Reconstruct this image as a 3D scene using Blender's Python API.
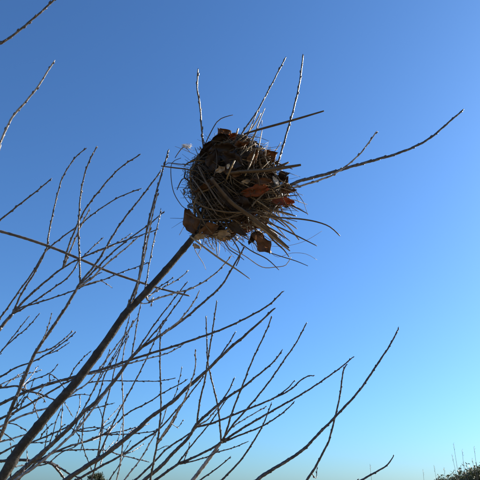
import bpy, math, random
from mathutils import Vector, Matrix, noise

for o in list(bpy.data.objects):
    bpy.data.objects.remove(o)
S = bpy.context.scene
C = S.collection

# ------------------------------------------------------------------ camera, sky, sun, exposure
FPX = 514.7                       # focal length in 480-pixel units (50 degree view)
PITCH = math.atan((496 - 240) / FPX)
CAM = Vector((0, 0, 1.55))
cam = bpy.data.cameras.new('camera')
cam.sensor_width = 36
cam.sensor_fit = 'HORIZONTAL'
cam.lens = 36 * FPX / 480
cam.clip_start = 0.02
cam.clip_end = 6000
cobj = bpy.data.objects.new('camera', cam)
cobj.location = CAM
cobj.rotation_euler = (math.pi / 2 + PITCH, 0, 0)
C.objects.link(cobj)
S.camera = cobj
CROT = Matrix.Rotation(math.pi / 2 + PITCH, 3, 'X')

SUN_EL, SUN_AZ = 25.0, 60.0       # azimuth measured from the view direction (+Y) towards +X
w = bpy.data.worlds.new('World')
S.world = w
w.use_nodes = True
nt = w.node_tree
bg = nt.nodes['Background']
sky = nt.nodes.new('ShaderNodeTexSky')
sky.sky_type = 'NISHITA'
sky.sun_disc = False
sky.sun_elevation = math.radians(SUN_EL)
sky.sun_rotation = math.radians(SUN_AZ)
sky.air_density = 1.2
sky.dust_density = 0.8
sky.ozone_density = 8.0
hs = nt.nodes.new('ShaderNodeHueSaturation')
hs.inputs['Saturation'].default_value = 0.92
nt.links.new(sky.outputs['Color'], hs.inputs['Color'])
wb = nt.nodes.new('ShaderNodeMix')          # cool white balance over the whole sky
wb.data_type = 'RGBA'
wb.blend_type = 'MULTIPLY'
wb.inputs['Factor'].default_value = 1.0
wb.inputs['B'].default_value = (0.68, 0.99, 1.22, 1)
nt.links.new(hs.outputs['Color'], wb.inputs['A'])
nt.links.new(wb.outputs['Result'], bg.inputs['Color'])
bg.inputs['Strength'].default_value = 0.05
sl = bpy.data.lights.new('sun', 'SUN')
sl.energy = 4.6
sl.angle = math.radians(0.53)
sl.color = (1.0, 0.93, 0.82)
so = bpy.data.objects.new('sun', sl)
e, a = math.radians(SUN_EL), math.radians(SUN_AZ)
SUND = Vector((math.cos(e) * math.sin(a), math.cos(e) * math.cos(a), math.sin(e)))
so.rotation_euler = SUND.to_track_quat('Z', 'Y').to_euler()
so.location = SUND * 20
C.objects.link(so)
S.view_settings.view_transform = 'Standard'
S.view_settings.look = 'None'
S.view_settings.exposure = 1.6
S.view_settings.gamma = 1.0
S.render.engine = 'CYCLES'


def at(px, py, d):
    """a point d metres in front of the lens, seen at (px, py) of the 480 pixel picture"""
    v = Vector(((px - 240) / FPX * d, (240 - py) / FPX * d, -d))
    return CAM + CROT @ v


# ------------------------------------------------------------------ materials
def new_mat(name):
    m = bpy.data.materials.new(name)
    m.use_nodes = True
    n = m.node_tree
    return m, n, n.nodes['Principled BSDF']


def ramp(n, stops):
    r = n.nodes.new('ShaderNodeValToRGB')
    els = r.color_ramp.elements
    while len(els) < len(stops):
        els.new(0.5)
    for el, (p, c) in zip(els, stops):
        el.position = p
        el.color = (*c, 1)
    return r


def bark(name, stops, scale, rough, bump, stretch=(1, 1, 0.35), spec=0.4):
    m, n, b = new_mat(name)
    tc = n.nodes.new('ShaderNodeTexCoord')
    nz = n.nodes.new('ShaderNodeTexNoise')
    nz.inputs['Scale'].default_value = scale
    nz.inputs['Detail'].default_value = 6
    nz.inputs['Roughness'].default_value = 0.65
    n.links.new(tc.outputs['Object'], nz.inputs['Vector'])
    r = ramp(n, stops)
    n.links.new(nz.outputs['Fac'], r.inputs['Fac'])
    n.links.new(r.outputs['Color'], b.inputs['Base Color'])
    nz2 = n.nodes.new('ShaderNodeTexNoise')
    nz2.inputs['Scale'].default_value = scale * 5
    nz2.inputs['Detail'].default_value = 4
    n.links.new(tc.outputs['Object'], nz2.inputs['Vector'])
    bp = n.nodes.new('ShaderNodeBump')
    bp.inputs['Strength'].default_value = bump
    bp.inputs['Distance'].default_value = 0.001
    n.links.new(nz2.outputs['Fac'], bp.inputs['Height'])
    n.links.new(bp.outputs['Normal'], b.inputs['Normal'])
    b.inputs['Roughness'].default_value = rough
    b.inputs['Specular IOR Level'].default_value = spec
    return m


M_STEM = bark('stem_bark', [(0.3, (0.012, 0.0095, 0.008)), (0.5, (0.03, 0.024, 0.019)), (0.7, (0.085, 0.07, 0.056))], 75, 0.72, 1.0)
M_TWIG = bark('twig_bark', [(0.3, (0.024, 0.018, 0.015)), (0.5, (0.05, 0.039, 0.033)), (0.68, (0.16, 0.135, 0.12))], 130, 0.33, 0.5, spec=0.6)  # lightest flecks raised to paint in the sunlit sides
M_PALE = bark('pale_sunlit_twig_bark', [(0.3, (0.12, 0.10, 0.088)), (0.52, (0.30, 0.265, 0.24)), (0.72, (0.5, 0.46, 0.42))], 110, 0.38, 0.5, spec=0.6)  # lighter bark for grey twigs and for sunlit ones, sunlight painted in
M_BUD = bark('bud_scale', [(0.3, (0.03, 0.018, 0.014)), (0.6, (0.085, 0.05, 0.037))], 160, 0.3, 0.3, spec=0.7)
M_DEAD = bark('dead_stick', [(0.3, (0.05, 0.037, 0.026)), (0.6, (0.14, 0.105, 0.073))], 70, 0.6, 0.5)


def fibre(name, stops, rough=0.55, trans=0.0, spec=0.35, vein=False):
    """dry plant matter: a tone of its own for each blade, fine fibres along it"""
    m, n, b = new_mat(name)
    g = n.nodes.new('ShaderNodeNewGeometry')
    r = ramp(n, stops)
    n.links.new(g.outputs['Random Per Island'], r.inputs['Fac'])
    tc = n.nodes.new('ShaderNodeTexCoord')
    nz = n.nodes.new('ShaderNodeTexNoise')
    nz.inputs['Scale'].default_value = 120
    nz.inputs['Detail'].default_value = 5
    n.links.new(tc.outputs['Object'], nz.inputs['Vector'])
    mx = n.nodes.new('ShaderNodeMix')
    mx.data_type = 'RGBA'
    mx.blend_type = 'MULTIPLY'
    mx.inputs['Factor'].default_value = 0.75
    r2 = ramp(n, [(0.28, (0.4, 0.36, 0.33)), (0.65, (1.25, 1.2, 1.15))])
    n.links.new(nz.outputs['Fac'], r2.inputs['Fac'])
    n.links.new(r.outputs['Color'], mx.inputs['A'])
    n.links.new(r2.outputs['Color'], mx.inputs['B'])
    n.links.new(mx.outputs['Result'], b.inputs['Base Color'])
    bp = n.nodes.new('ShaderNodeBump')
    bp.inputs['Strength'].default_value = 0.5
    bp.inputs['Distance'].default_value = 0.0008
    nz3 = n.nodes.new('ShaderNodeTexNoise')
    nz3.inputs['Scale'].default_value = 700
    n.links.new(tc.outputs['Object'], nz3.inputs['Vector'])
    n.links.new(nz3.outputs['Fac'], bp.inputs['Height'])
    n.links.new(bp.outputs['Normal'], b.inputs['Normal'])
    b.inputs['Roughness'].default_value = rough
    b.inputs['Specular IOR Level'].default_value = spec
    if trans:
        t = n.nodes.new('ShaderNodeBsdfTranslucent')
        n.links.new(mx.outputs['Result'], t.inputs['Color'])
        ms = n.nodes.new('ShaderNodeMixShader')
        ms.inputs['Fac'].default_value = trans
        out = n.nodes['Material Output']
        n.links.new(b.outputs['BSDF'], ms.inputs[1])
        n.links.new(t.outputs['BSDF'], ms.inputs[2])
        n.links.new(ms.outputs['Shader'], out.inputs['Surface'])
    return m


M_STRAW = fibre('dry_grass', [(0.0, (0.04, 0.027, 0.017)), (0.35, (0.09, 0.062, 0.038)), (0.7, (0.16, 0.115, 0.07)), (1.0, (0.30, 0.23, 0.145))], 0.5, 0.08)
M_STRAWP = fibre('pale_sunlit_dry_grass', [(0.0, (0.20, 0.145, 0.085)), (1.0, (0.42, 0.33, 0.22))], 0.45, 0.12)  # pale straw, also used to paint sunlight onto the bright-side straws
M_STALK = fibre('brown_stalk', [(0.0, (0.045, 0.029, 0.018)), (1.0, (0.13, 0.088, 0.052))], 0.55)
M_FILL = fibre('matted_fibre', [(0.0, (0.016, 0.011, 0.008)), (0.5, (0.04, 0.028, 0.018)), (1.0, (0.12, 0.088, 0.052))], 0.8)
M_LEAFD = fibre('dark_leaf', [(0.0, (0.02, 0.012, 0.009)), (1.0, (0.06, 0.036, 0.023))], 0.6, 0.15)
M_LEAFB = fibre('brown_leaf', [(0.0, (0.10, 0.048, 0.025)), (1.0, (0.20, 0.105, 0.052))], 0.55, 0.35)
M_LEAFR = fibre('russet_leaf', [(0.0, (0.2, 0.045, 0.02)), (1.0, (0.32, 0.10, 0.035))], 0.5, 0.4)
M_LEAFP = fibre('pale_leaf_and_glint', [(0.0, (0.30, 0.23, 0.17)), (1.0, (0.5, 0.42, 0.33))], 0.6, 0.2)
M_DOWN = fibre('white_down', [(0.0, (0.7, 0.69, 0.66)), (1.0, (0.82, 0.81, 0.79))], 0.7, 0.3)


# ------------------------------------------------------------------ mesh helpers
class MB:
    def __init__(self):
        self.v, self.f, self.mi = [], [], []

    def tube(self, pts, rad, sides=7, mat=0, flat=1.0, up=None, cap=True, twist=0.0):
        n = len(pts)
        base = len(self.v)
        nrm = None
        for i in range(n):
            t = (pts[min(i + 1, n - 1)] - pts[max(i - 1, 0)])
            if t.length < 1e-9:
                t = Vector((0, 0, 1))
            t.normalize()
            if nrm is None:
                nrm = up if up is not None else (Vector((0, 0, 1)) if abs(t.z) < 0.9 else Vector((1, 0, 0)))
            nrm = nrm - t * nrm.dot(t)
            if nrm.length < 1e-6:
                nrm = t.orthogonal()
            nrm.normalize()
            b = t.cross(nrm)
            for k in range(sides):
                an = 2 * math.pi * k / sides + twist * i
                self.v.append(pts[i] + b * (math.cos(an) * rad[i]) + nrm * (math.sin(an) * rad[i] * flat))
        for i in range(n - 1):
            for k in range(sides):
                k2 = (k + 1) % sides
                self.f.append((base + i * sides + k, base + i * sides + k2, base + (i + 1) * sides + k2, base + (i + 1) * sides + k))
                self.mi.append(mat)
        if cap:
            self.f.append(tuple(base + k for k in range(sides))[::-1])
            self.f.append(tuple(base + (n - 1) * sides + k for k in range(sides)))
            self.mi += [mat, mat]

    def build(self, name, mats, parent=None, origin=None, smooth=True):
        me = bpy.data.meshes.new(name)
        o0 = origin or Vector((0, 0, 0))
        me.from_pydata([tuple(v - o0) for v in self.v], [], self.f)
        for m in mats if isinstance(mats, (list, tuple)) else [mats]:
            me.materials.append(m)
        me.polygons.foreach_set('material_index', self.mi)
        me.polygons.foreach_set('use_smooth', [smooth] * len(self.f))
        me.update()
        o = bpy.data.objects.new(name, me)
        C.objects.link(o)
        if parent:
            o.parent = parent
        return o


def catmull(P, step):
    """P: list of (Vector, extra) -> evenly resampled list"""
    out = []
    n = len(P)
    for i in range(n - 1):
        p0, p1, p2, p3 = P[max(i - 1, 0)], P[i], P[i + 1], P[min(i + 2, n - 1)]
        L = (p2[0] - p1[0]).length
        m = max(1, int(round(L / step)))
        for j in range(m):
            t = j / m
            t2, t3 = t * t, t * t * t
            pos = 0.5 * ((2 * p1[0]) + (p2[0] - p0[0]) * t + (2 * p0[0] - 5 * p1[0] + 4 * p2[0] - p3[0]) * t2
                         + (3 * p1[0] - p0[0] - 3 * p2[0] + p3[0]) * t3)
            out.append((pos, p1[1] + (p2[1] - p1[1]) * t))
    out.append(P[-1])
    return out


def tag(o, label=None, cat=None, group=None, kind=None):
    if label: o['label'] = label
    if cat: o['category'] = cat
    if group: o['group'] = group
    if kind: o['kind'] = kind
    return o


def empty(name, loc):
    o = bpy.data.objects.new(name, None)
    o.location = loc
    o.empty_display_size = 0.1
    C.objects.link(o)
    return o


# ------------------------------------------------------------------ the setting: ground
def ground():
    m, n, b = new_mat('winter_field')
    tc = n.nodes.new('ShaderNodeTexCoord')
    nz = n.nodes.new('ShaderNodeTexNoise')
    nz.inputs['Scale'].default_value = 0.9
    nz.inputs['Detail'].default_value = 10
    nz.inputs['Roughness'].default_value = 0.7
    n.links.new(tc.outputs['Object'], nz.inputs['Vector'])
    r = ramp(n, [(0.3, (0.07, 0.06, 0.03)), (0.5, (0.17, 0.13, 0.07)), (0.7, (0.26, 0.21, 0.12))])
    n.links.new(nz.outputs['Fac'], r.inputs['Fac'])
    n.links.new(r.outputs['Color'], b.inputs['Base Color'])
    nz2 = n.nodes.new('ShaderNodeTexNoise')
    nz2.inputs['Scale'].default_value = 14
    nz2.inputs['Detail'].default_value = 8
    n.links.new(tc.outputs['Object'], nz2.inputs['Vector'])
    bp = n.nodes.new('ShaderNodeBump')
    bp.inputs['Distance'].default_value = 0.05
    n.links.new(nz2.outputs['Fac'], bp.inputs['Height'])
    n.links.new(bp.outputs['Normal'], b.inputs['Normal'])
    b.inputs['Roughness'].default_value = 0.95
    mb = MB()
    xs = [-3000, -600, -120, -30, -10, -4, -2, -1, 0, 1, 2, 4, 10, 30, 120, 600, 3000]
    for y in xs:
        for x in xs:
            near = max(abs(x), abs(y))
            z = 0.0 if near > 30 else 0.03 * noise.noise(Vector((x * 0.4, y * 0.4, 0))) - 0.02
            mb.v.append(Vector((x, y, z)))
    k = len(xs)
    for j in range(k - 1):
        for i in range(k - 1):
            mb.f.append((j * k + i, j * k + i + 1, (j + 1) * k + i + 1, (j + 1) * k + i))
            mb.mi.append(0)
    o = mb.build('ground', m)
    tag(o, kind='structure')


ground()

# ------------------------------------------------------------------ willows
RNG = random.Random(7)
SHRUB_BASE = {'A': Vector((-0.95, 1.0, -0.02)), 'B': Vector((-1.75, 1.15, -0.02)), 'C': Vector((-0.35, 1.75, -0.02))}
ROOT = {}
for k, b in SHRUB_BASE.items():
    ROOT[k] = empty('willow_shrub', b)
tag(ROOT['A'], 'leafless willow shrub whose thick dark stem carries the nest', 'shrub')
tag(ROOT['B'], 'leafless willow shrub whose pale straight dead stick crosses behind the nest stem', 'shrub')
tag(ROOT['C'], 'slender leafless willow with loosely spread budded twigs against the open pale sky', 'shrub')
for k in ROOT: ROOT[k]['group'] = 'bare willow shrubs'

WS = 0.84
CURVE = {}     # key -> (list of (px, py, depth, radius), object, top-level key)


def px_resample(pts, d0, d1):
    L = [0.0]
    for i in range(1, len(pts)):
        L.append(L[-1] + math.hypot(pts[i][0] - pts[i - 1][0], pts[i][1] - pts[i - 1][1]))
    return [(p[0], p[1], d0 + (d1 - d0) * (l / L[-1])) for p, l in zip(pts, L)]


def grow(P, name, mats, parent, buds=True, sides=7, kink=0.38, step=0.0035, spacing=0.0085, budscale=1.0, burl=0.0, knots=()):
    """a tapering, slightly zigzag shoot with its buds; P = [(Vector, radius)]"""
    R = catmull(P, step)
    pts = [p for p, r in R]
    rad = [r for p, r in R]
    n = len(pts)
    mb = MB()
    acc, side, ang = 0.0, 1, RNG.uniform(0, 6.28)
    nodes = []
    nxt = RNG.uniform(0.3, 1) * spacing
    # reference normal
    T = (pts[-1] - pts[0]).normalized()
    N = T.orthogonal().normalized()
    off = [Vector((0, 0, 0)) for _ in range(n)]
    cur = Vector((0, 0, 0))
    goal = Vector((0, 0, 0))
    for i in range(1, n):
        acc += (pts[i] - pts[i - 1]).length
        if acc > nxt:
            nodes.append((i, ang))
            nxt = acc + spacing * RNG.uniform(0.7, 1.35)
            ang += 2.4 + RNG.uniform(-0.3, 0.3)
            q = Matrix.Rotation(ang, 3, T) @ N
            goal = q * min(rad[i], 0.0016) * kink
        cur = cur + (goal - cur) * 0.4
        off[i] = cur.copy()
    sp = [noise.noise_vector(pts[i] * 16.0) * 0.0008 * min(1.0, rad[i] / 0.0016) for i in range(n)]
    fp = [pts[i] + off[i] + sp[i] for i in range(n)]
    fr = list(rad)
    for i, _ in nodes:
        if i < n - 1:
            fr[i] *= 1.15
    if burl:
        for i in range(n):
            fr[i] *= 1 + burl * noise.noise(pts[i] * 45.0)
    for c_, h_ in knots:
        for i in range(n):
            e_ = (i / n - c_) * n * step / (rad[i] * 0.9)
            fr[i] *= 1 + h_ * math.exp(-e_ * e_)
    for k in range(1, 3):
        if n > 4:
            fr[-k] *= 0.45 if k == 1 else 0.8
    mb.tube(fp, fr, sides, 0)
    if buds:
        for i, an in nodes:
            if i < 2 or i > n - 2: continue
            t = (fp[min(i + 1, n - 1)] - fp[i - 1]).normalized()
            q = Matrix.Rotation(an, 3, t) @ t.orthogonal().normalized()
            bl = RNG.uniform(0.0042, 0.0062) * budscale
            bw = RNG.uniform(0.00082, 0.0012) * budscale
            c0 = fp[i] + q * fr[i] * 0.6
            d = (t * 0.94 + q * 0.34).normalized()
            bp = [c0 + d * (bl * s) - q * (bw * 0.5 * s * s) for s in (0, 0.25, 0.55, 0.82, 1.0)]
            mb.tube(bp, [bw * 0.7, bw * 1.1, bw, bw * 0.6, bw * 0.12], 5, 1)
    o = mb.build(name, mats, parent, origin=parent_origin(parent))
    return o


ORIG = {}


def parent_origin(p):
    if p is None: return None
    v = Vector(p.location)
    while p.parent:
        p = p.parent
        v += Vector(p.location)
    return v


def stem(key, shrub, pts, w0, w1, d0, d1, pale=0, name='branch', ext=1.0, **kw):
    """a branch that runs on down to the shrub's foot"""
    q = px_resample(pts, d0, d1)
    n = len(q)
    L = [(a_, b_, d_, 0.5 * d_ / FPX * WS * (w0 + (w1 - w0) * i / (n - 1))) for i, (a_, b_, d_) in enumerate(q)]
    P = [(at(a_, b_, d_), r) for a_, b_, d_, r in L]
    B = SHRUB_BASE[shrub] + Vector((RNG.uniform(-.09, .09), RNG.uniform(-.09, .09), 0))
    p0 = P[0][0]
    t0 = (P[0][0] - P[1][0]).normalized()
    D = (p0 - B).length
    c1 = B + Vector((RNG.uniform(-.08, .08), RNG.uniform(-.08, .08), 0.35 * D))
    c2 = p0 + t0 * D * 0.33 * ext
    pre = []
    for i in range(7):
        t = i / 7
        pos = B * (1 - t) ** 3 + c1 * 3 * t * (1 - t) ** 2 + c2 * 3 * t * t * (1 - t) + p0 * t ** 3
        pre.append((pos, P[0][1] * (1.9 - 0.9 * t)))
    m0 = [M_TWIG, M_PALE, M_STEM, M_DEAD][pale]
    o = grow(pre + P, name, [m0, M_BUD], ROOT[shrub], step=kw.pop('step', 0.005), **kw)
    CURVE[key] = (L, o)
    return o


def twig(key, par, pts, w0, w1, dd, pale=0, **kw):
    """a side shoot starting on the curve of another"""
    L0, po = CURVE[par]
    best = None
    for i in range(len(L0) - 1):
        a_, b_ = L0[i], L0[i + 1]
        for j in range(11):
            t = j / 10
            x, y = a_[0] + (b_[0] - a_[0]) * t, a_[1] + (b_[1] - a_[1]) * t
            ds = math.hypot(x - pts[0][0], y - pts[0][1])
            if best is None or ds < best[0]:
                best = (ds, x, y, a_[2] + (b_[2] - a_[2]) * t)
    pts = list(pts)
    if best[0] > 1.2:
        pts = [(best[1], best[2])] + pts
    q = px_resample(pts, best[3], best[3] + dd)
    n = len(q)
    L = [(a_, b_, d_, 0.5 * d_ / FPX * WS * (w0 + (w1 - w0) * i / (n - 1))) for i, (a_, b_, d_) in enumerate(q)]
    P = [(at(a_, b_, d_), r) for a_, b_, d_, r in L]
    parent = po if po.parent and po.parent.parent is None else po.parent
    o = grow(P, 'twig', [[M_TWIG, M_PALE, M_STEM, M_DEAD][pale], M_BUD], parent, **kw)
    CURVE[key] = (L, o)
    return o


# --- the nest's own stem and the shoots that carry on above the nest
stem('M', 'A', [(-14, 498), (2, 477), (19, 450), (36, 429), (55, 406), (72, 387), (93, 360), (110, 336), (126, 313), (146, 292), (172, 263), (192, 239), (212, 212), (228, 192)],
     12.5, 6.0, 0.70, 0.80, pale=2, name='stem', buds=False, sides=12, kink=0.12, burl=0.10, spacing=0.05,
     knots=[(c_ / 40 + RNG.uniform(-.01, .01), RNG.uniform(.02, .11)) for c_ in range(20, 40)])
twig('M1', 'M', [(127, 311), (129, 303), (139, 277), (147, 229), (155, 197), (162, 172), (169, 149)], 2.6, 1.5, 0.03)
twig('M1b', 'M', [(130, 307), (136, 292), (142, 268), (148, 238), (153, 212), (158, 192)], 2.4, 1.4, -0.03, pale=1)
twig('M2', 'M', [(143, 295), (146, 284), (150, 260), (155, 235), (159, 220), (161, 208)], 1.7, 1.0, 0.05)
twig('M5', 'M', [(146, 295), (149, 301), (162, 297), (175, 293), (190, 289), (205, 281), (219, 270), (232, 255)], 2.2, 1.4, 0.07, pale=1)
twig('M6', 'M', [(147, 298), (158, 288), (173, 278)], 1.6, 0.9, 0.05)
twig('M6b', 'M', [(150, 295), (158, 290), (177, 280), (189, 270)], 1.6, 1.0, 0.07)
twig('M7', 'M', [(140, 303), (148, 303), (153, 298), (150, 307)], 1.4, 0.8, 0.02, pale=1)
twig('R1', 'M', [(214, 205), (208, 172), (203, 142), (200, 107), (197, 87), (198, 68)], 2.3, 1.5, -0.04)
twig('R2', 'M', [(224, 190), (232, 160), (243, 132), (257, 112), (266, 95), (275, 78), (286, 57)], 2.3, 1.5, 0.05)
twig('R3', 'M', [(228, 195), (262, 195), (275, 172), (287, 133), (295, 103), (300, 80), (303, 54)], 2.7, 1.6, 0.02)
twig('R4', 'M', [(228, 193), (262, 192), (285, 187), (300, 181), (337, 171), (375, 160), (401, 152), (427, 140), (450, 121), (464, 109)], 4.6, 1.8, 0.06)
twig('R4b', 'R4', [(275, 190), (300, 186), (328, 177), (342, 169), (360, 154), (377, 131)], 2.6, 1.5, -0.03, pale=1)

# --- B1: long upright branch behind the stem
stem('B1', 'A', [(-12, 455), (0, 437), (10, 412), (20, 388), (33, 357), (42, 342), (52, 328), (66, 307), (80, 283)], 4.4, 2.9, 0.84, 0.90)
twig('B1a', 'B1', [(80, 283), (97, 262), (110, 240), (123, 220), (142, 196), (161, 171)], 2.5, 1.5, 0.05)
twig('B1b', 'B1', [(80, 284), (90, 275), (113, 252), (133, 236), (150, 224), (160, 215), (165, 211)], 2.1, 1.0, -0.03)
twig('B1b2', 'B1', [(79, 286), (90, 280), (100, 270), (115, 257), (127, 247), (139, 236)], 2.2, 1.3, -0.06, pale=1)
twig('B1c', 'B1', [(80, 281), (79, 250), (78.5, 227), (81, 193), (87, 167), (97, 146)], 2.2, 1.4, 0.0)
twig('B1d', 'B1', [(79, 287), (100, 281), (120, 273), (137, 267), (150, 262)], 1.6, 0.9, 0.06)
twig('B1e', 'B1', [(79, 286), (94, 276), (103, 272)], 1.4, 0.8, 0.02)
twig('B1f', 'B1', [(79, 287), (98, 281), (107, 284), (112, 288)], 1.3, 0.8, 0.02, pale=1)
twig('B1g', 'B1', [(36, 353), (50, 349), (62, 341), (73, 331)], 1.8, 1.0, 0.05)

# --- B2: fork at the far left
stem('B2', 'B', [(-14, 343), (0, 328), (7, 320), (13, 314)], 4.2, 3.4, 0.93, 0.95)
twig('B2a', 'B2', [(12, 314), (22, 293), (33, 275), (46, 250), (49, 232), (53, 213), (58, 192), (63, 177), (75, 158), (87, 148)], 2.2, 1.2, 0.04)
twig('B2b', 'B2', [(12, 314), (27, 298), (45, 282), (63, 268), (83, 257), (110, 246), (133, 238), (159, 229)], 2.7, 1.1, 0.03)
twig('B2b1', 'B2b', [(63, 268), (70, 243), (83, 213), (100, 190), (120, 168), (141, 154)], 2.0, 1.3, -0.03)
twig('B2b3', 'B2b', [(64, 267), (72, 247), (80, 228), (90, 208)], 1.9, 1.2, -0.06, pale=1)
twig('B2b2', 'B2b', [(82, 258), (93, 247), (104, 237)], 1.5, 0.9, 0.04)
twig('B2b4', 'B2b', [(92, 253), (112, 246), (132, 233)], 1.3, 0.9, 0.05, pale=1)
twig('B2c', 'B2', [(13, 314), (30, 304), (52, 289), (68, 277), (77, 264), (80, 256)], 1.9, 1.3, 0.06)
twig('B2d', 'B2', [(11, 315), (20, 308), (30, 305), (50, 299), (75, 290), (84, 286)], 2.0, 1.2, 0.0)
stem('B2e', 'B', [(-14, 332), (0, 318), (20, 290), (33, 272), (45, 252), (60, 239), (80, 224), (100, 209), (120, 197), (142, 188)], 2.0, 1.2, 0.98, 1.05)
stem('B3', 'B', [(-16, 385), (0, 377), (17, 367), (32, 362), (47, 354), (63, 343), (76, 332)], 2.2, 1.1, 0.98, 1.04)
twig('B3b', 'B3', [(45, 355), (58, 350), (70, 342)], 1.3, 0.8, 0.03)
stem('B3c', 'B', [(-14, 368), (0, 353), (12, 338), (29, 316)], 1.7, 0.9, 1.02, 1.05)
twig('B3d', 'B3c', [(2, 350), (16, 337), (28, 327), (40, 313)], 1.5, 0.9, 0.02)

# --- top left shoots and the pale stick
stem('TL1', 'B', [(-20, 58), (0, 44), (15, 34), (28, 23), (40, 13), (54, 0), (66, -13)], 3.0, 1.9, 0.78, 0.80, budscale=1.15)
stem('TL2', 'B', [(-12, 168), (0, 142), (12, 118), (25, 103), (38, 87), (46, 74), (55, 60)], 2.7, 1.6, 0.84, 0.86, pale=1)
stem('TL3', 'B', [(-16, 231), (0, 220), (20, 204), (38, 190), (52, 178)], 2.2, 1.3, 0.92, 0.94)
stem('ST', 'B', [(-30, 224), (0, 231), (45, 245), (80, 259), (110, 272), (145, 284), (165, 290), (190, 296)], 3.4, 2.0, 0.92, 0.96, pale=3, buds=False, kink=0.1, ext=0.5)

# --- the tangle low on the left
stem('H1', 'A', [(-20, 413), (0, 404), (33, 389), (73, 377), (103, 369), (140, 357), (183, 343), (220, 330), (250, 316), (270, 304), (283, 291)], 3.6, 1.5, 0.90, 1.02)
twig('H1b', 'H1', [(88, 374), (105, 371), (120, 366), (150, 358), (168, 353), (184, 344)], 2.0, 1.0, -0.03, pale=1)
twig('H1c', 'H1', [(27, 392), (27, 383), (50, 373), (57, 365)], 1.6, 0.9, 0.04)
twig('H1d', 'H1', [(50, 383), (50, 374), (58, 380), (64, 388), (70, 397)], 1.3, 0.8, -0.03)
stem('H2', 'B', [(-16, 428), (0, 419), (17, 411), (42, 397), (67, 382), (87, 373)], 3.0, 1.6, 0.96, 1.0)
twig('H2b', 'H2', [(20, 409), (25, 397), (33, 403), (36, 411), (39, 419)], 1.5, 0.9, 0.03)
stem('H3', 'B', [(-16, 434), (0, 427), (17, 418), (33, 412), (50, 407), (62, 401), (76, 391), (88, 383), (97, 372), (112, 352), (127, 332), (137, 318)], 2.6, 1.1, 1.02, 1.08, pale=1)
twig('H3b', 'H3', [(88, 383), (103, 381), (140, 381), (158, 381), (176, 378)], 1.4, 0.9, 0.06)
twig('H3c', 'H3', [(7, 423), (17, 425), (28, 432)], 1.3, 0.8, 0.0)
stem('H4', 'B', [(-16, 389), (0, 388), (17, 386), (25, 391), (38, 393), (50, 398), (58, 400)], 2.4, 1.2, 0.9, 0.92)
twig('H4b', 'H4', [(20, 388), (34, 392), (44, 399), (43, 403)], 1.3, 0.8, 0.03)
twig('H4c', 'H4', [(3, 388), (14, 378), (27, 371)], 1.3, 0.8, 0.05)
twig('H4d', 'H4', [(-4, 387), (8, 381), (27, 374), (42, 370)], 1.4, 0.8, 0.08)
stem('H5', 'B', [(-16, 462), (0, 454), (17, 445), (30, 443), (40, 439), (67, 427), (76, 420)], 2.4, 1.4, 0.88, 0.92)
twig('H5b', 'H5', [(30, 443), (48, 442)], 1.2, 0.8, 0.0)
stem('H5c', 'B', [(-16, 446), (0, 442), (17, 437), (27, 434), (36, 432)], 2.0, 1.3, 1.0, 1.04, pale=1)
stem('H6', 'A', [(-20, 461), (0, 461), (22, 460), (33, 461), (50, 463), (58, 470), (66, 481), (70, 492)], 3.4, 2.2, 0.98, 1.0)
twig('H6b', 'H6', [(48, 462), (56, 465), (70, 474), (82, 479)], 2.6, 1.4, 0.02)
twig('H6c', 'H6', [(5, 461), (15, 466), (32, 464)], 1.6, 1.0, 0.03, pale=1)
twig('H6d', 'H6', [(36, 461), (46, 452), (52, 436), (57, 418), (62, 408)], 1.4, 0.9, 0.04)
stem('H7', 'B', [(-16, 412), (0, 430), (8, 436), (15, 442)], 1.8, 0.9, 1.0, 1.0, ext=0.5)

# --- B4: second thick branch and its fan
stem('B4', 'A', [(-10, 497), (10, 480), (33, 461), (55, 441), (70, 427), (85, 411), (98, 400), (117, 378), (128, 362), (140, 349), (158, 337), (180, 322), (197, 308), (220, 287), (232, 268), (245, 246)],
     5.6, 1.6, 0.88, 0.96)
stem('B4p', 'A', [(-6, 500), (14, 481), (36, 466), (58, 447), (76, 431), (88, 416), (97, 404), (110, 388)], 3.6, 1.6, 0.86, 0.90, pale=1)
twig('B4a', 'B4p', [(70, 437), (75, 428), (80, 416), (92, 393), (100, 375), (110, 350)], 1.5, 0.9, 0.04)
twig('B4b', 'B4p', [(36, 466), (48, 463), (62, 452), (76, 446), (80, 436)], 1.5, 0.9, 0.03)
twig('B4c', 'B4', [(131, 360), (134, 343), (138, 318), (141, 303)], 1.7, 1.0, 0.03)
twig('B4d', 'B4', [(131, 359), (144, 340), (157, 321), (173, 300), (188, 281)], 1.9, 1.1, 0.05)
twig('B4e', 'B4', [(134, 355), (149, 339), (165, 320), (176, 305), (186, 291), (192, 287)], 1.9, 1.1, 0.0)
twig('B4f', 'B4', [(160, 336), (178, 322), (188, 310), (195, 300), (200, 290)], 1.9, 1.1, -0.05, pale=1)
twig('B4g', 'B4', [(60, 437), (63, 403), (64, 402), (73, 417)], 1.2, 0.8, 0.05)
twig('B4h', 'B4', [(72, 425), (84, 408), (100, 378), (110, 362), (127, 333)], 1.6, 0.9, 0.08)
twig('B4i', 'B4', [(87, 409), (98, 397), (105, 375), (116, 355), (125, 340), (133, 320)], 1.6, 0.9, 0.04)
twig('B4j', 'B4', [(85, 411), (82, 440), (86, 456), (92, 470)], 1.3, 0.8, 0.03)
twig('B4k', 'B4', [(70, 427), (76, 432), (82, 442), (80, 452)], 1.2, 0.7, -0.02)

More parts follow.
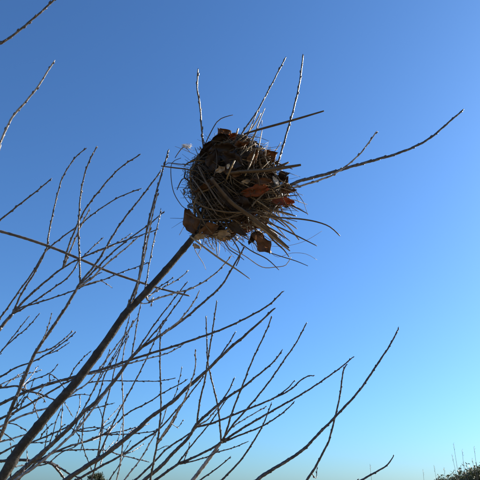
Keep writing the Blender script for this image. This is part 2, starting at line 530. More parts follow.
stem('V5', 'A', [(85, 498), (91, 482), (98, 453), (103, 417), (107, 400), (111, 385), (116, 363), (123, 340), (130, 315)], 1.9, 1.0, 1.02, 1.06)
stem('V1', 'A', [(145, 497), (150, 480), (157, 443), (160, 420), (161, 400), (160, 363), (160, 335), (160, 324)], 2.5, 1.2, 0.98, 1.0)
stem('V7', 'A', [(110, 500), (116, 482), (121, 458), (123, 433), (123, 397), (122, 375), (124, 350), (129, 334)], 1.7, 1.0, 0.94, 0.96, pale=1)
stem('L1', 'A', [(20, 478), (40, 460), (55, 452), (70, 446), (88, 441), (102, 435), (113, 427), (128, 413), (149, 402), (163, 393), (180, 384), (188, 379)], 2.4, 1.0, 1.0, 1.05)
twig('L1b', 'L1', [(101, 435), (123, 431), (140, 426)], 1.5, 0.8, 0.03)
twig('L1c', 'L1', [(102, 435), (127, 434), (150, 432), (158, 429)], 1.4, 0.8, -0.02)
twig('L1d', 'L1', [(56, 452), (70, 450), (102, 450), (120, 455), (137, 459), (150, 462)], 1.5, 0.9, 0.08)
twig('L1e', 'L1', [(98, 437), (104, 424), (113, 414), (122, 404)], 1.1, 0.7, 0.08, pale=1)

# --- B8: thick knobby branch along the bottom
stem('B8', 'A', [(45, 497), (60, 484), (70, 477), (90, 464), (103, 456), (125, 439), (140, 427), (152, 416), (173, 401), (187, 388), (202, 375), (219, 358), (232, 346), (243, 337), (252, 329), (262, 320), (275, 308)],
     6.2, 2.0, 0.92, 1.0, burl=0.2, spacing=0.013)
twig('B8a', 'B8', [(220, 357), (222, 353), (229, 343), (236, 331)], 1.9, 1.2, 0.03)
twig('B8v', 'B8', [(95, 462), (98, 457), (110, 430), (124, 402), (137, 378), (147, 358), (158, 333), (166, 320)], 2.0, 1.0, 0.06)
twig('B8s', 'B8', [(172, 402), (177, 390), (181, 372), (182, 366)], 1.1, 0.7, 0.02)
stem('B20', 'A', [(55, 494), (70, 484), (80, 478), (100, 467), (122, 455), (140, 442), (158, 430), (173, 414), (181, 404)], 3.0, 1.4, 0.96, 1.0)
twig('B20b', 'B20', [(121, 456), (128, 446), (130, 441)], 1.0, 0.7, 0.02)
stem('B19', 'A', [(112, 497), (125, 479), (140, 460), (150, 443), (162, 422), (167, 406)], 1.8, 1.0, 1.0, 1.03, pale=1)
twig('B9', 'V1', [(157, 443), (170, 424), (178, 410), (185, 399), (190, 385), (195, 368), (195, 349)], 2.2, 1.2, -0.04, pale=1)
twig('B9b', 'V1', [(157, 444), (171, 425), (180, 408), (193, 390), (204, 376)], 2.2, 1.2, 0.04)
twig('B9c', 'V1', [(158, 450), (166, 446), (172, 447)], 1.1, 0.7, 0.02)
twig('B9d', 'B9', [(172, 424), (178, 427), (183, 420)], 1.0, 0.6, 0.02)
stem('B10', 'A', [(100, 496), (110, 479), (118, 467), (124, 456)], 1.6, 0.9, 1.04, 1.06)

# --- shrub C: the open fan to the right
stem('B11', 'C', [(125, 497), (138, 485), (160, 467), (173, 453), (188, 438), (197, 424), (213, 409), (228, 397), (242, 388), (253, 379), (263, 371), (275, 360), (283, 349)], 4.4, 1.3, 1.06, 1.14)
twig('B11a', 'B11', [(197, 423), (200, 400), (205, 380), (208, 360), (212, 335), (214, 320), (217, 301)], 2.1, 1.3, -0.03)
twig('B11b', 'B11', [(218, 405), (228, 392), (235, 377)], 1.9, 1.2, 0.03)
twig('B11c', 'B11', [(195, 427), (210, 424), (228, 417), (253, 407), (272, 399), (290, 390), (300, 381), (308, 376), (314, 376)], 2.4, 1.2, 0.05)
twig('B11d', 'B11c', [(276, 397), (288, 388), (295, 380)], 1.5, 1.0, 0.02)
twig('B11f', 'B11', [(196, 426), (206, 421), (214, 412), (222, 403)], 1.8, 1.1, -0.03, pale=1)
stem('B12', 'C', [(120, 495), (130, 484), (140, 476), (157, 459), (168, 448), (190, 433), (200, 424)], 2.6, 1.5, 1.12, 1.16)
stem('B13', 'C', [(140, 494), (150, 484), (157, 479), (178, 464), (190, 459), (213, 448), (222, 441)], 3.4, 2.0, 1.08, 1.12)
twig('B13b', 'B13', [(180, 464), (197, 460), (212, 455), (219, 449)], 1.6, 1.0, -0.02)
twig('B13c', 'B13', [(177, 464), (190, 447), (207, 427), (218, 412), (227, 398)], 1.8, 1.1, 0.04)
twig('B13d', 'B13', [(183, 463), (188, 450), (190, 442)], 1.1, 0.7, 0.02)
stem('N1', 'C', [(180, 497), (193, 480), (203, 467), (212, 455), (221, 442)], 4.6, 3.8, 1.12, 1.14, pale=1, burl=0.2)
twig('N1v', 'N1', [(221, 441), (219, 413), (215, 393), (208, 362), (207, 340), (206, 316)], 2.2, 1.3, 0.0)
twig('N1a', 'N1', [(222, 441), (227, 430), (233, 410), (242, 387), (250, 366), (258, 348), (267, 329), (272, 316)], 2.4, 1.3, -0.05)
twig('N1b', 'N1', [(222, 441), (233, 425), (247, 409), (268, 383), (287, 356), (296, 343), (307, 322)], 2.4, 1.3, 0.04)
twig('N1c', 'N1', [(222, 442), (240, 430), (270, 412), (295, 398), (319, 383), (340, 368), (353, 357)], 2.6, 1.2, 0.05)
twig('N1d', 'N1', [(222, 443), (240, 435), (260, 427), (277, 417), (287, 409), (295, 401)], 2.2, 1.1, 0.0)
twig('N1e', 'N1', [(214, 453), (222, 451), (235, 447), (249, 441)], 1.5, 0.8, 0.03)
twig('N1f', 'N1b', [(230, 429), (240, 422), (255, 413), (267, 406)], 1.4, 0.9, 0.03, pale=1)
stem('B14', 'C', [(208, 495), (222, 480), (240, 461), (253, 442), (262, 427), (267, 415), (272, 402)], 2.4, 1.1, 1.18, 1.22)
stem('B15', 'C', [(185, 494), (202, 479), (212, 472), (225, 462), (231, 456)], 2.0, 1.0, 1.2, 1.22)
stem('B16', 'C', [(236, 496), (257, 480), (267, 473), (290, 459), (305, 448), (320, 432), (337, 415), (358, 392), (377, 365), (390, 345), (399, 328)], 4.2, 1.5, 1.0, 1.06, burl=0.15)
stem('B17', 'C', [(296, 500), (307, 480), (316, 466), (322, 454), (329, 440), (335, 417), (340, 395), (343, 372), (347, 364)], 2.9, 1.4, 1.1, 1.14)
twig('B17b', 'B17', [(312, 474), (316, 478), (317, 468)], 1.3, 0.8, 0.02)
stem('B18', 'C', [(345, 490), (362, 480), (374, 473), (386, 466), (392, 459), (394, 455)], 2.4, 1.0, 1.1, 1.12)

# fine stray shoots filling the tangle low on the left
for i in range(34):
    par = RNG.choice(['B1', 'H1', 'H2', 'H3', 'H5', 'B4', 'B8', 'L1', 'B20', 'B4p', 'H4'])
    L0 = CURVE[par][0]
    j = RNG.randrange(1, max(2, min(len(L0) - 1, 6)))
    x, y = L0[j][0], L0[j][1]
    if x > 130: continue
    an = math.radians(RNG.uniform(15, 85)) if RNG.random() < 0.8 else math.radians(RNG.uniform(-50, 140))
    ln = RNG.uniform(14, 42)
    bend = RNG.uniform(-0.4, 0.4)
    pts = [(x, y)]
    for s in range(3):
        pts.append((pts[-1][0] + math.cos(an) * ln / 3, pts[-1][1] - math.sin(an) * ln / 3))
        an += bend
    twig('x%d' % i, par, pts, 1.4, 0.7, RNG.uniform(-0.04, 0.12), pale=RNG.choice([0, 0, 1]))

# ------------------------------------------------------------------ the nest
ND = 0.80
NC = at(232, 187, ND)
NR = 50 * ND / FPX
XR, YU, ZB = CROT @ Vector((1, 0, 0)), CROT @ Vector((0, 1, 0)), CROT @ Vector((0, 0, 1))
nest = empty('bird_nest', NC - YU * NR * 0.9)
tag(nest, 'round bird nest of dry grass and brown leaves woven into a willow fork', 'nest')
NO = Vector(nest.location)
R2 = random.Random(23)


# how far the wall reaches to each side, every 15 degrees anticlockwise from the right: a lumpy crown, a blunt wedge on one side
OUT = [55, 46, 46, 47, 49, 51, 51, 50, 45, 45, 49, 50, 45, 46, 50, 56, 57, 54, 48, 48, 47, 50, 54, 58]


def nrad(d):
    """nest radius along a unit direction given in (right, up, towards) terms"""
    b = 1.0 + 0.10 * noise.noise(Vector(d) * 1.7 + Vector((3, 1, 7))) + 0.09 * noise.noise(Vector(d) * 4.0)
    x, y, z = d
    an = (math.degrees(math.atan2(y, x)) + 360) % 360 / 15
    i = int(an) % 24
    side = OUT[i] + (OUT[(i + 1) % 24] - OUT[i]) * (an - int(an))
    rho = min(1.0, math.hypot(x, y)) ** 1.5
    return NR * b * (0.94 * (1 - rho) + side / 50.0 * rho)


def loc(d, k=1.0):
    r = nrad(d) * k
    return NC + XR * (d[0] * r) + YU * (d[1] * r) + ZB * (d[2] * r * 0.95)


def rdir(r=R2):
    while True:
        v = Vector((r.uniform(-1, 1), r.uniform(-1, 1), r.uniform(-1, 1)))
        if 0.05 < v.length < 1: return v.normalized()


def straw_path(d0, t, half, k0, flare, n=9, wob=0.04, r=R2):
    """an arc hugging the nest whose ends lift off"""
    ax = d0.cross(t).normalized()
    fl2 = flare * r.uniform(-0.1, 1.0)
    out = []
    sd = Vector((r.uniform(-9, 9), r.uniform(-9, 9), r.uniform(-9, 9)))
    kk = r.randrange(n // 2, n) if r.random() < 0.4 else n      # some stems are snapped
    kv = rdir(r) * r.uniform(0.1, 0.4)
    for i in range(n):
        s = -1 + 2 * i / (n - 1)
        d = Matrix.Rotation(s * half, 3, ax) @ d0
        k = k0 + (flare if s > 0 else fl2) * s * s
        p = loc(d, k)
        p = p + noise.noise_vector(sd + Vector((s * 1.3, 0, 0))) * wob * NR + noise.noise_vector(sd + Vector((s * 4.5, 3, 0))) * wob * 0.3 * NR
        if i >= kk: p = p + kv * ((i - kk) / n * NR)
        out.append(p)
    return out


def sweep_dir(d0, r=R2):
    """grass lies mostly from upper left to lower right, with strays"""
    b = Vector((0.9, -0.32, 0.0)) * r.choice([1, 1, 1, 0.4]) + Vector((r.gauss(0, .55), r.gauss(0, .55), r.gauss(0, .5)))
    t = b - d0 * b.dot(d0)
    if t.length < 1e-3: t = d0.orthogonal()
    return t.normalized()


def taper(n, w, a=0.45, b=0.12):
    return [w * (a + (1 - a) * min(1, i / (n * 0.25))) * (1 if i < n * 0.6 else 1 - (1 - b) * (i - n * 0.6) / (n * 0.4)) for i in range(n)]


# matted wall: an uneven hollow cup of packed fibre with holes towards the edge
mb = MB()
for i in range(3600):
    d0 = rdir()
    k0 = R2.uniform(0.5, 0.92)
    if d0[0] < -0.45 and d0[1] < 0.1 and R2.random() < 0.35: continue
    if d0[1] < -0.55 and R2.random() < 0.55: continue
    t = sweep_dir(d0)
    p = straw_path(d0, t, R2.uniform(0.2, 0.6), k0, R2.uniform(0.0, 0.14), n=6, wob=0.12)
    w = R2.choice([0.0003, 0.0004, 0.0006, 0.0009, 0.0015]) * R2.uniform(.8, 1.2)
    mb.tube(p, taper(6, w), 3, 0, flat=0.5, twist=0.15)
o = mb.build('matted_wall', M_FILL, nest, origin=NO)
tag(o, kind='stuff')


# mud-and-leaf lining of the cup: an irregular shell
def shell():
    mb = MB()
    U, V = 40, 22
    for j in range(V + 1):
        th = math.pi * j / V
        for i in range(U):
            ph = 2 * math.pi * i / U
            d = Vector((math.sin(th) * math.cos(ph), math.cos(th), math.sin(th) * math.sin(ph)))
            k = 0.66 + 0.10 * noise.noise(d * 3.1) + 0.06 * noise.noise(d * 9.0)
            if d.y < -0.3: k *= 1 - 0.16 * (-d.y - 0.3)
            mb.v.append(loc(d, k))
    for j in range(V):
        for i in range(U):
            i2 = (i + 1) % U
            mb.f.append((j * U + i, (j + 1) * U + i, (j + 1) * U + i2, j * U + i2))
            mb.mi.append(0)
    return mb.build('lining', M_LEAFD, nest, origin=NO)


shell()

# single stems of grass that can be told apart: arcs woven round the wall, then loose ends that poke out of it
for i in range(104):
    d0 = rdir()
    if d0[2] < -0.35: d0[2] = -d0[2]
    if d0[1] < -0.6 and R2.random() < 0.4: d0[1] *= -1
    t = sweep_dir(d0)
    half = R2.uniform(0.3, 0.95)
    right = max(0.0, d0[0] * 0.7 + t[0] * 0.5)
    fl = R2.uniform(0.0, 0.22) + (R2.random() ** 3) * 0.45 * right
    p = straw_path(d0, t, half, R2.uniform(0.86, 1.04), fl, n=9, wob=0.09)
    w = R2.choice([0.0005, 0.0007, 0.0009, 0.0012, 0.0017, 0.0024]) * R2.uniform(0.8, 1.2)
    mb = MB()
    mb.tube(p, taper(9, w), 4, 0, flat=R2.uniform(0.12, 0.45), twist=R2.uniform(-.35, .35))
    lit = d0[0] > 0.1 and R2.random() < 0.3  # paler straw towards the sun, sunlight put into the colour
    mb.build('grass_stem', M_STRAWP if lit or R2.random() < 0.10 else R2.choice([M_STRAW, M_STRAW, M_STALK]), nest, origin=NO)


def loose_end(r, k0, ln, w):
    d0 = rdir(r)
    if d0[0] < 0.0 and r.random() < 0.45: d0[0] = -d0[0]
    if d0[2] < -0.3: d0[2] *= -1
    t = (d0 * r.uniform(0.15, 0.75) + Vector((0.8, -0.22, 0)) * r.uniform(0.2, 1.1) * (1 if d0[0] > -0.5 else -0.8)
         + Vector((r.gauss(0, .32), r.gauss(0, .32), r.gauss(0, .32)))).normalized()
    T = XR * t[0] + YU * t[1] + ZB * t[2]
    if d0[1] > 0.1: ln = min(ln, 0.034)
    p0 = loc(d0, k0)
    bend = (XR * r.gauss(0, 1) + YU * r.gauss(-0.3, 1) + ZB * r.gauss(0, 1)) * ln * 0.12
    mb = MB()
    n = 6
    P = [p0 + T * (ln * (i / (n - 1) - 0.45)) + bend * ((i / (n - 1)) ** 2 * 2) for i in range(n)]
    return P, n


for i in range(92):
    P, n = loose_end(R2, R2.uniform(0.82, 1.0), R2.uniform(0.02, 0.062), 0)
    mb = MB()
    w = R2.choice([0.0005, 0.0007, 0.001, 0.0014, 0.0022]) * R2.uniform(0.8, 1.2)
    mb.tube(P, taper(n, w, 0.8, R2.choice([0.08, 0.2, 0.5])), 4, 0, flat=R2.uniform(0.2, 0.6), twist=R2.uniform(-.3, .3))
    mb.build('grass_stem', R2.choice([M_STRAW, M_STRAW, M_STRAWP, M_STALK]), nest, origin=NO)
mb = MB()
for i in range(420):
    P, n = loose_end(R2, R2.uniform(0.8, 1.0), R2.uniform(0.012, 0.038), 0)
    mb.tube(P, taper(n, R2.uniform(0.0003, 0.0007), 0.8, 0.3), 3, 0, flat=0.5)
tag(mb.build('loose_fibre', M_STRAW, nest, origin=NO), kind='stuff')


def blade(pts, w, mat, dz0=0.0, dz1=0.0, b=0.25, flat=0.5, name='grass_stem', sides=5):
    """a stalk followed through picture points on the nest's near face, dz towards the lens in nest radii"""
    n = len(pts)
    P = []
    for i, (x, y) in enumerate(pts):
        s = i / (n - 1)
        P.append((at(x, y, ND - (dz0 + (dz1 - dz0) * s) * NR), 0))
    q = [p for p, _ in catmull(P, 0.006)]
    m = len(q)
    mb = MB()
    mb.tube(q, taper(m, w, 0.8, b), sides, 0, flat=flat, twist=0.04)
    return mb.build(name, mat, nest, origin=NO)


PX = 0.5 * ND / FPX      # half a pixel of width at the nest, metres
blade([(244, 134), (257, 130), (290, 121), (324, 111)], 2.6 * PX, M_STALK, 0.5, 0.9, b=0.6, flat=0.7)
blade([(226, 174), (238, 172), (268, 170), (301, 165)], 4.6 * PX, M_STALK, 0.95, 1.1, b=0.55, flat=0.6)
blade([(211, 178), (221, 191), (233, 204), (250, 216), (268, 230), (289, 248)], 5.6 * PX, M_STALK, 1.0, 0.93, b=0.3, flat=0.2)
blade([(188, 210), (182, 206), (174, 193), (171, 177), (172, 163), (181, 158)], 1.6 * PX, M_STALK, 0.4, 0.2, b=0.6)
blade([(200, 172), (185, 169), (176, 168), (161, 166)], 1.9 * PX, M_STALK, 0.6, 0.7, b=0.7)
blade([(190, 165), (178, 164), (168, 163), (164, 166)], 1.3 * PX, M_STALK, 0.4, 0.5, b=0.6)
blade([(190, 183), (184, 178), (180, 183), (177, 190)], 1.5 * PX, M_STALK, 0.3, 0.4, b=0.6)
blade([(190, 152), (184, 147), (179, 152), (175, 158)], 1.0 * PX, M_STALK, 0.0, 0.0, b=0.6)
blade([(190, 236), (200, 244), (219, 258), (236, 269), (250, 279)], 4.0 * PX, M_STRAWP, 0.55, 0.9, b=0.25, flat=0.4)
blade([(192, 240), (196, 252), (203, 263), (206, 270)], 1.4 * PX, M_STRAWP, 0.4, 0.5)
blade([(255, 212), (275, 217), (300, 219), (317, 222), (330, 227), (340, 236)], 2.3 * PX, M_STALK, 0.7, 0.8, b=0.6)
blade([(250, 214), (267, 222), (287, 231), (317, 246)], 2.1 * PX, M_STALK, 0.8, 0.9, b=0.5)
blade([(252, 222), (270, 235), (280, 243), (290, 251)], 3.6 * PX, M_STRAWP, 0.6, 0.6, b=0.4, flat=0.3)
blade([(262, 226), (272, 239), (284, 250), (289, 257)], 2.0 * PX, M_STALK, 0.5, 0.5, b=0.4)
blade([(232, 236), (250, 250), (267, 259), (279, 270)], 1.7 * PX, M_STALK, 0.5, 0.6, b=0.6)
blade([(225, 238), (230, 247), (245, 256), (262, 267), (276, 267), (286, 265), (291, 257)], 1.0 * PX, M_STRAWP, 0.3, 0.2, b=0.8)
blade([(262, 250), (280, 256), (296, 261), (308, 266)], 1.5 * PX, M_STALK, 0.4, 0.5, b=0.5)
blade([(268, 246), (286, 246), (305, 241), (322, 231)], 0.6 * PX, M_STRAWP, 0.4, 0.4, b=0.7)
blade([(270, 252), (278, 257), (292, 253), (306, 254), (317, 260)], 0.6 * PX, M_STRAWP, 0.3, 0.1, b=0.7)
blade([(230, 236), (238, 248), (240, 256), (236, 266)], 1.6 * PX, M_STALK, 0.6, 0.6, b=0.6)
blade([(222, 238), (229, 249), (238, 255), (244, 260)], 1.3 * PX, M_STALK, 0.7, 0.8, b=0.5)
blade([(240, 235), (255, 244), (259, 250)], 1.3 * PX, M_STALK, 0.6, 0.6, b=0.5)
blade([(262, 216), (285, 221), (297, 229)], 2.0 * PX, M_STRAWP, 0.7, 0.6, b=0.4)
blade([(262, 208), (283, 212), (296, 216)], 1.7 * PX, M_STALK, 0.6, 0.6, b=0.4)
blade([(270, 195), (285, 196), (299, 195)], 1.8 * PX, M_STALK, 0.4, 0.4, b=0.4)
blade([(268, 199), (285, 201), (296, 207)], 1.5 * PX, M_STRAWP, 0.4, 0.4, b=0.4)
blade([(265, 187), (282, 189), (297, 190)], 2.6 * PX, M_STALK, 0.3, 0.4, b=0.4)
blade([(203, 150), (208, 138), (217, 122), (225, 117), (233, 115)], 1.1 * PX, M_STALK, 0.2, 0.2, b=0.6)
blade([(230, 150), (240, 139), (252, 128), (261, 113)], 2.0 * PX, M_STRAWP, 0.35, 0.3, b=0.5)
blade([(240, 150), (246, 138), (253, 122), (258, 110)], 1.6 * PX, M_STRAWP, 0.45, 0.3, b=0.5)
blade([(247, 150), (254, 136), (259, 122), (265, 108)], 1.5 * PX, M_STRAWP, 0.5, 0.4, b=0.5)
blade([(256, 163), (259, 146), (262, 130)], 2.2 * PX, M_STRAWP, 0.7, 0.6, b=0.6)
blade([(249, 160), (252, 143), (262, 120), (262, 126)], 1.4 * PX, M_STALK, 0.5, 0.4, b=0.6)
blade([(258, 150), (268, 158), (278, 147), (281, 142)], 1.2 * PX, M_STALK, 0.3, 0.2, b=0.6)
blade([(262, 166), (272, 163), (276, 161)], 1.2 * PX, M_STALK, 0.4, 0.4, b=0.6)
blade([(238, 158), (247, 149), (256, 143)], 1.7 * PX, M_STRAWP, 0.9, 0.8, b=0.4)
blade([(245, 176), (252, 160), (256, 149)], 1.9 * PX, M_STRAWP, 0.95, 0.85, b=0.4)
blade([(214, 176), (217, 164), (216, 150)], 2.2 * PX, M_STALK, 1.0, 0.8, b=0.4)
blade([(198, 166), (206, 182), (216, 198), (224, 208)], 2.4 * PX, M_STALK, 0.85, 1.1, b=0.5)
blade([(190, 175), (200, 189), (209, 203), (217, 215)], 2.0 * PX, M_STRAW, 0.75, 1.0, b=0.5)
blade([(188, 196), (202, 206), (226, 212), (258, 212)], 2.2 * PX, M_STRAW, 0.8, 0.95, b=0.5)
blade([(186, 213), (200, 219), (222, 219), (250, 212)], 1.8 * PX, M_STALK, 0.7, 0.9, b=0.5)
blade([(192, 203), (200, 215), (206, 226), (212, 233)], 1.8 * PX, M_STRAW, 0.7, 0.7, b=0.5)

# parallel spikes combed out of the wedge and the hair-fine fringe under the cup
R6 = random.Random(3)
for i in range(24):
    x, y = R6.uniform(262, 280), R6.uniform(186, 230)
    x -= max(0, y - 212) * 0.9
    an = math.radians(R6.gauss(-14 - (y - 186) * 0.45, 9))
    ln = R6.uniform(14, 34)
    blade([(x - ln * .5 * math.cos(an), y + ln * .3 * math.sin(an)), (x, y), (x + ln * math.cos(an) * .55, y - ln * math.sin(an) * .5), (x + ln * math.cos(an), y - ln * math.sin(an) + R6.uniform(-1, 3))],
          R6.choice([1.2, 1.6, 2.2]) * PX, R6.choice([M_STRAW, M_STALK, M_STRAWP]), R6.uniform(.1, .7), R6.uniform(0, .7), b=R6.choice([.3, .6]))
for i in range(15):      # combed grass lying down the shaded face
    x, y = R6.uniform(181, 212), R6.uniform(156, 205)
    an = math.radians(R6.gauss(-44, 13))
    ln = R6.uniform(26, 52)
    z0 = 0.35 + 0.55 * (x - 178) / 40
    blade([(x, y), (x + ln * .35 * math.cos(an), y - ln * .3 * math.sin(an)), (x + ln * .7 * math.cos(an), y - ln * .68 * math.sin(an)), (x + ln * math.cos(an), y - ln * math.sin(an) - R6.uniform(-3, 3))],
          R6.choice([1.2, 1.7, 2.3, 3.0]) * PX, R6.choice([M_STRAW, M_STRAW, M_STALK]), z0, min(1.02, z0 + .45), b=.15, flat=.25)
for i in range(17):      # wisps on the open side, sunlight painted in with pale straw
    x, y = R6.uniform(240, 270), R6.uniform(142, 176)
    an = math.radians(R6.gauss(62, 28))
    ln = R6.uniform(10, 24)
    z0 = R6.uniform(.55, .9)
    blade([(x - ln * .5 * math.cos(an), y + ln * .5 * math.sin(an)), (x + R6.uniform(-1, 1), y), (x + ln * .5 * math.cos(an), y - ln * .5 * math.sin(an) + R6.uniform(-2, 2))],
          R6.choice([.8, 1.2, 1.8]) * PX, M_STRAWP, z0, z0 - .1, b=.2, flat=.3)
mb = MB()
for i in range(60):
    x, y = R6.uniform(196, 262), 0
    y = 236 - abs(x - 215) * 0.12 + R6.uniform(-4, 3)
    ln = R6.uniform(8, 26)
    an = math.radians(R6.gauss(-45, 32))
    dz = R6.uniform(-.4, .6)
    P = [at(x + ln * s * math.cos(an) + 3 * math.sin(s * 3 + i) * s, y - ln * s * math.sin(an) + 2 * s * s * R6.uniform(-1, 1), ND - dz * NR) for s in (-.3, 0, .35, .7, 1)]
    mb.tube(P, taper(5, R6.uniform(0.25, 0.55) * 2 * PX, 0.8, 0.4), 3, 0, flat=0.6)
tag(mb.build('hanging_fibre', M_STRAWP, nest, origin=NO), kind='stuff')

# dead leaves
R3 = random.Random(5)


def leaf(c, u, v, ln, wd, mat, curl=0.35, lobes=0.12, r=R3):
    """a curled leaf with a pointed tip, uneven margin and thickness; u along, v across"""
    u = u.normalized()
    v = (v - u * v.dot(u)).normalized()
    nn = u.cross(v)
    A, B = 9, 7
    mb = MB()
    sd = Vector((r.uniform(-9, 9), r.uniform(-9, 9), r.uniform(-9, 9)))
    for side in (1, -1):
        for i in range(A):
            s = i / (A - 1)
            hw = wd * 0.5 * (math.sin(math.pi * min(1, s * 0.92 + 0.06)) ** 0.75)
            hw *= 1 + 0.10 * math.sin(s * 9 + sd.x)
            for j in range(B):
                q = -1 + 2 * j / (B - 1)
                h = curl * wd * (q * q * 0.6) + curl * ln * 0.5 * (s - 0.4) ** 2 + 0.42 * wd * noise.noise(sd + Vector((s * 2.6, q * 1.6, 0))) + 0.14 * wd * noise.noise(sd + Vector((s * 7, q * 5, 0)))
                h += -0.02 * wd * (1 if j == 3 else 0)
                hq = hw * (1 + (lobes + 0.14) * 2.2 * noise.noise(sd + Vector((s * 4, q * 0.9, 4))))
                mb.v.append(c + u * ((s - 0.5) * ln + 0.16 * ln * noise.noise(sd + Vector((q * 2.2, s, 9)))) + v * (q * hq) + nn * (h + side * 0.00015))
    for k in (0, 1):
        o0 = k * A * B
        for i in range(A - 1):
            for j in range(B - 1):
                f = (o0 + i * B + j, o0 + (i + 1) * B + j, o0 + (i + 1) * B + j + 1, o0 + i * B + j + 1)
                mb.f.append(f if k == 1 else f[::-1])
                mb.mi.append(0)
    rim = [i * B for i in range(A)] + [(A - 1) * B + j for j in range(1, B)] + [i * B + B - 1 for i in range(A - 2, -1, -1)] + [j for j in range(B - 2, 0, -1)]
    for i in range(len(rim)):
        a_, b_ = rim[i], rim[(i + 1) % len(rim)]
        mb.f.append((a_, b_, b_ + A * B, a_ + A * B))
        mb.mi.append(0)
    return mb.build('dead_leaf', mat, nest, origin=NO)


def pleaf(x, y, dz, ang, ln, wd, mat, tilt=0.3, roll=0.3, **kw):
    """leaf centred at a picture point on the nest; ang in degrees in the picture plane, sizes in pixels"""
    an = math.radians(ang)
    u = XR * math.cos(an) + YU * math.sin(an) + ZB * tilt
    v = -XR * math.sin(an) + YU * math.cos(an) + ZB * roll
    return leaf(at(x, y, ND - dz * NR), u, v, ln * 2 * PX, wd * 2 * PX, mat, **kw)


pleaf(264, 242, 0.55, -55, 24, 13, M_LEAFB, 0.2, 0.5, lobes=0.3)
pleaf(253, 238, 0.5, -120, 15, 6, M_LEAFD, 0.2, 0.5, lobes=0.3)
pleaf(282, 202, 0.5, -8, 22, 10, M_LEAFR, 0.1, -0.5)
pleaf(268, 155, 0.35, 18, 20, 13, M_LEAFB, 0.3, 0.6)
pleaf(219, 140, 0.25, 25, 22, 13, M_LEAFD, 0.2, 0.4)
pleaf(231, 138, 0.30, 40, 15, 9, M_LEAFR, 0.4, 0.6)
pleaf(206, 150, 0.45, 60, 20, 13, M_LEAFD, 0.1, 0.5)
pleaf(224, 150, 0.75, 10, 26, 16, M_LEAFD, 0.2, 0.2)
pleaf(233, 160, 0.92, -30, 22, 15, M_LEAFD, 0.1, 0.1)
pleaf(213, 160, 0.80, 80, 20, 13, M_LEAFD, 0.0, 0.3)
pleaf(191, 221, 0.55, -70, 26, 15, M_LEAFB, 0.1, 0.3, curl=0.15)
pleaf(232, 171, 0.92, -15, 18, 10, M_LEAFB, 0.2, 0.3)
pleaf(220, 169, 0.97, 30, 10, 6, M_LEAFP, 0.2, 0.4)  # pale scrap painted in as a small glint
pleaf(255, 190, 0.86, 12, 26, 10, M_LEAFR, 0.2, 0.4)
pleaf(262, 182, 0.85, -6, 20, 8, M_LEAFB, 0.3, -0.3)
pleaf(228, 200, 0.86, -45, 30, 12, M_LEAFD, 0.0, 0.2, curl=0.2)
pleaf(243, 205, 0.84, -25, 26, 13, M_LEAFD, 0.0, 0.3)
pleaf(210, 228, 0.65, 20, 18, 10, M_LEAFB, 0.2, 0.6)
pleaf(222, 233, 0.45, -10, 16, 8, M_LEAFP, 0.2, 0.7)
pleaf(238, 229, 0.65, -35, 20, 9, M_LEAFD, 0.2, 0.4)
pleaf(200, 236, 0.35, 15, 13, 7, M_LEAFP, 0.2, 0.5)
pleaf(197, 246, 0.3, -30, 9, 5, M_LEAFP, 0.2, 0.5)
pleaf(276, 181, 0.55, -60, 11, 5, M_DOWN, 0.2, 0.4)
pleaf(246, 181, 0.92, 10, 8, 5, M_LEAFP, 0.2, 0.6)  # another small glint given as a pale leaf
pleaf(228, 166, 1.05, 70, 5, 3, M_DOWN, 0.2, 0.4)
pleaf(240, 146, 0.65, 30, 18, 10, M_LEAFB, 0.2, 0.5)
pleaf(252, 157, 0.8, 60, 16, 9, M_LEAFB, 0.2, 0.6)
pleaf(288, 190, 0.35, 5, 16, 6, M_LEAFB, 0.1, 0.4)
for i in range(42):
    d = rdir(R3)
    if d[0] < -0.7: d[0] = -d[0]
    t = sweep_dir(d, R3)
    s = d.cross(t) + d * R3.uniform(-.5, .5)
    leaf(loc(d, R3.uniform(0.84, 0.98)), t + d * R3.uniform(-.3, .3), s, R3.uniform(14, 28) * 2 * PX, R3.uniform(7, 14) * 2 * PX,
         R3.choice([M_LEAFD, M_LEAFD, M_LEAFD, M_LEAFB, M_LEAFB, M_LEAFR]), curl=R3.uniform(0.2, 0.9))

# a wisp of white plant down caught on the rim
mb = MB()
for i in range(26):
    x0, y0 = 182 + R3.uniform(-1, 2), 146 + R3.uniform(-1.5, 1.5)
    P = [at(x0, y0, ND), at(x0 + R3.uniform(3, 5), y0 + R3.uniform(-1, 2), ND - .002), at(x0 + R3.uniform(6, 11), y0 + R3.uniform(-1.5, 3), ND + R3.uniform(-.004, .004))]
    q = [p for p, _ in catmull([(p, 0) for p in P], 0.003)]
    mb.tube(q, [0.00022] * len(q), 3, 0)
tag(mb.build('white_down', M_DOWN, nest, origin=NO), kind='stuff')

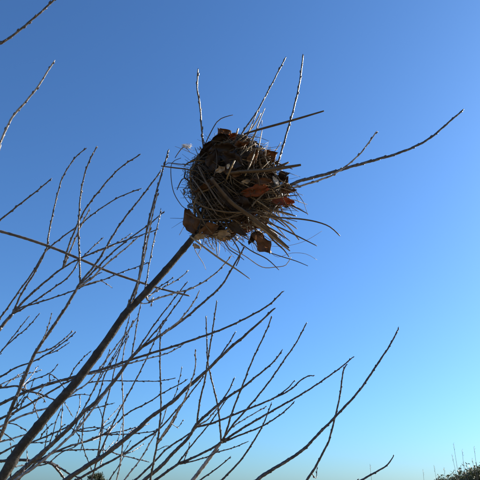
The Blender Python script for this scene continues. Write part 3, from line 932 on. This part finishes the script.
# ------------------------------------------------------------------ far away: reeds and a low treeline at the horizon
R4 = random.Random(11)
REED = [(370, 465, 5.0, 0.0), (423, 470, 6.0, .1), (434, 466, 5.6, -.05), (452, 455, 5.2, -.12), (453.5, 444, 5.0, .0), (462, 450, 5.4, .1), (463, 462, 6.2, -.2), (474, 447, 5.0, .12), (472, 459, 5.8, -.1), (444, 468, 6.4, .08)]
for i, (x, y, d, lean) in enumerate(REED):
    tip = at(x, y, d)
    base = Vector((tip.x - lean * 0.9, tip.y + R4.uniform(-.1, .1), -0.01))
    r = empty('dry_reed', base)
    tag(r, 'lone thin dry reed stalk standing apart beside a short willow shoot' if i == 0 else 'thin dry reed stalk in the sparse row before the low treeline', 'reed', 'dry reeds beyond the willows')
    mid = (tip + base) / 2 + Vector((-lean * 0.12, 0, 0))
    q = catmull([(base, 0.003), (mid, 0.0022), (tip, 0.0011)], 0.08)
    mb = MB()
    mb.tube([p for p, _ in q], [s for _, s in q], 6, 0)
    mb.build('stalk', M_STALK, r, origin=base)
    mb = MB()
    for k in range(9):
        s = k / 8
        p0 = tip - Vector((0, 0, 0.06 * (1 - s)))
        dv = Vector((R4.uniform(-1, 1), R4.uniform(-1, 1), R4.uniform(0.8, 2))).normalized() * 0.017
        mb.tube([p0, p0 + dv * 0.5, p0 + dv + Vector((0.006, 0, -0.004))], [0.0007, 0.001, 0.0003], 3, 0)
    tag(mb.build('seed_head', M_STRAW, r, origin=base), kind='stuff')
    mb = MB()
    for k in range(3):
        z = 0.3 + 0.35 * k
        s = z / (tip.z - base.z)
        p0 = base + (tip - base) * s
        dv = Vector((R4.uniform(-1, 1), R4.uniform(-1, 1), 0)).normalized()
        mb = MB()
        mb.tube([p0, p0 + dv * 0.08 + Vector((0, 0, .14)), p0 + dv * 0.22 + Vector((0, 0, .17)), p0 + dv * 0.34 + Vector((0, 0, .06))], [0.003, 0.007, 0.005, 0.001], 4, 0, flat=0.15)
        mb.build('blade', M_STRAW, r, origin=base)


def far_tree(x, d, h, wd, label):
    p = at(x, 496, 1.0) - CAM
    p.z = 0
    base = p.normalized() * d
    base = Vector((base.x, base.y, -0.05))
    r = empty('distant_tree', base)
    tag(r, label, 'tree', 'low trees on the horizon')
    mb = MB()
    mb.tube([base, base + Vector((0.1, 0, h * 0.35)), base + Vector((0, 0.1, h * 0.75))], [h * .03, h * .022, h * .008], 7, 0)
    for k in range(6):
        an = k * 1.05 + R4.uniform(-.3, .3)
        p0 = base + Vector((0.05, 0, h * R4.uniform(.25, .5)))
        p1 = p0 + Vector((math.cos(an) * wd * .3, math.sin(an) * wd * .3, h * .3))
        mb.tube([p0, (p0 + p1) / 2 + Vector((0, 0, -.1)), p1], [h * .012, h * .008, h * .003], 5, 0)
    mb.build('trunk', M_STEM, r, origin=base)
    mb = MB()
    cl = []
    for k in range(26):
        v = Vector((R4.gauss(0, .42), R4.gauss(0, .42), R4.uniform(-1, 1)))
        cl.append((base + Vector((v.x * wd * .5, v.y * wd * .5, h * .6 + v.z * h * .36)), R4.uniform(.12, .24) * wd))
    for c, s in cl:
        for k in range(230):
            q = Vector((R4.gauss(0, .5), R4.gauss(0, .5), R4.gauss(0, .42))) * s
            a_, b_ = rdir(R4), rdir(R4)
            ls = R4.uniform(.12, .26)
            i0 = len(mb.v)
            mb.v += [c + q, c + q + a_ * ls, c + q + (a_ + b_) * ls * .6, c + q + b_ * ls]
            mb.f.append((i0, i0 + 1, i0 + 2, i0 + 3))
            mb.mi.append(0)
    o = mb.build('crown', M_FOL, r, origin=base, smooth=False)
    tag(o, kind='stuff')


M_FOL = fibre('evergreen_foliage', [(0.0, (0.03, 0.04, 0.02)), (1.0, (0.09, 0.10, 0.045))], 0.6, 0.2)
for x, d, h, wd, lab in [(482, 70, 4.1, 5.5, 'rounded dark evergreen tree, tallest of the low treeline beyond the reeds'),
                         (473, 78, 4.0, 5.0, 'dark evergreen tree on the horizon next to the tallest one'),
                         (463, 85, 3.7, 4.6, 'low dark bushy tree at the open end of the treeline'),
                         (494, 74, 4.4, 6.0, 'broad dark tree at the closed end of the treeline'),
                         (96, 110, 5.3, 3.4, 'small lone dark tree on the horizon beneath the willow tangle')]:
    far_tree(x, d, h, wd, lab)
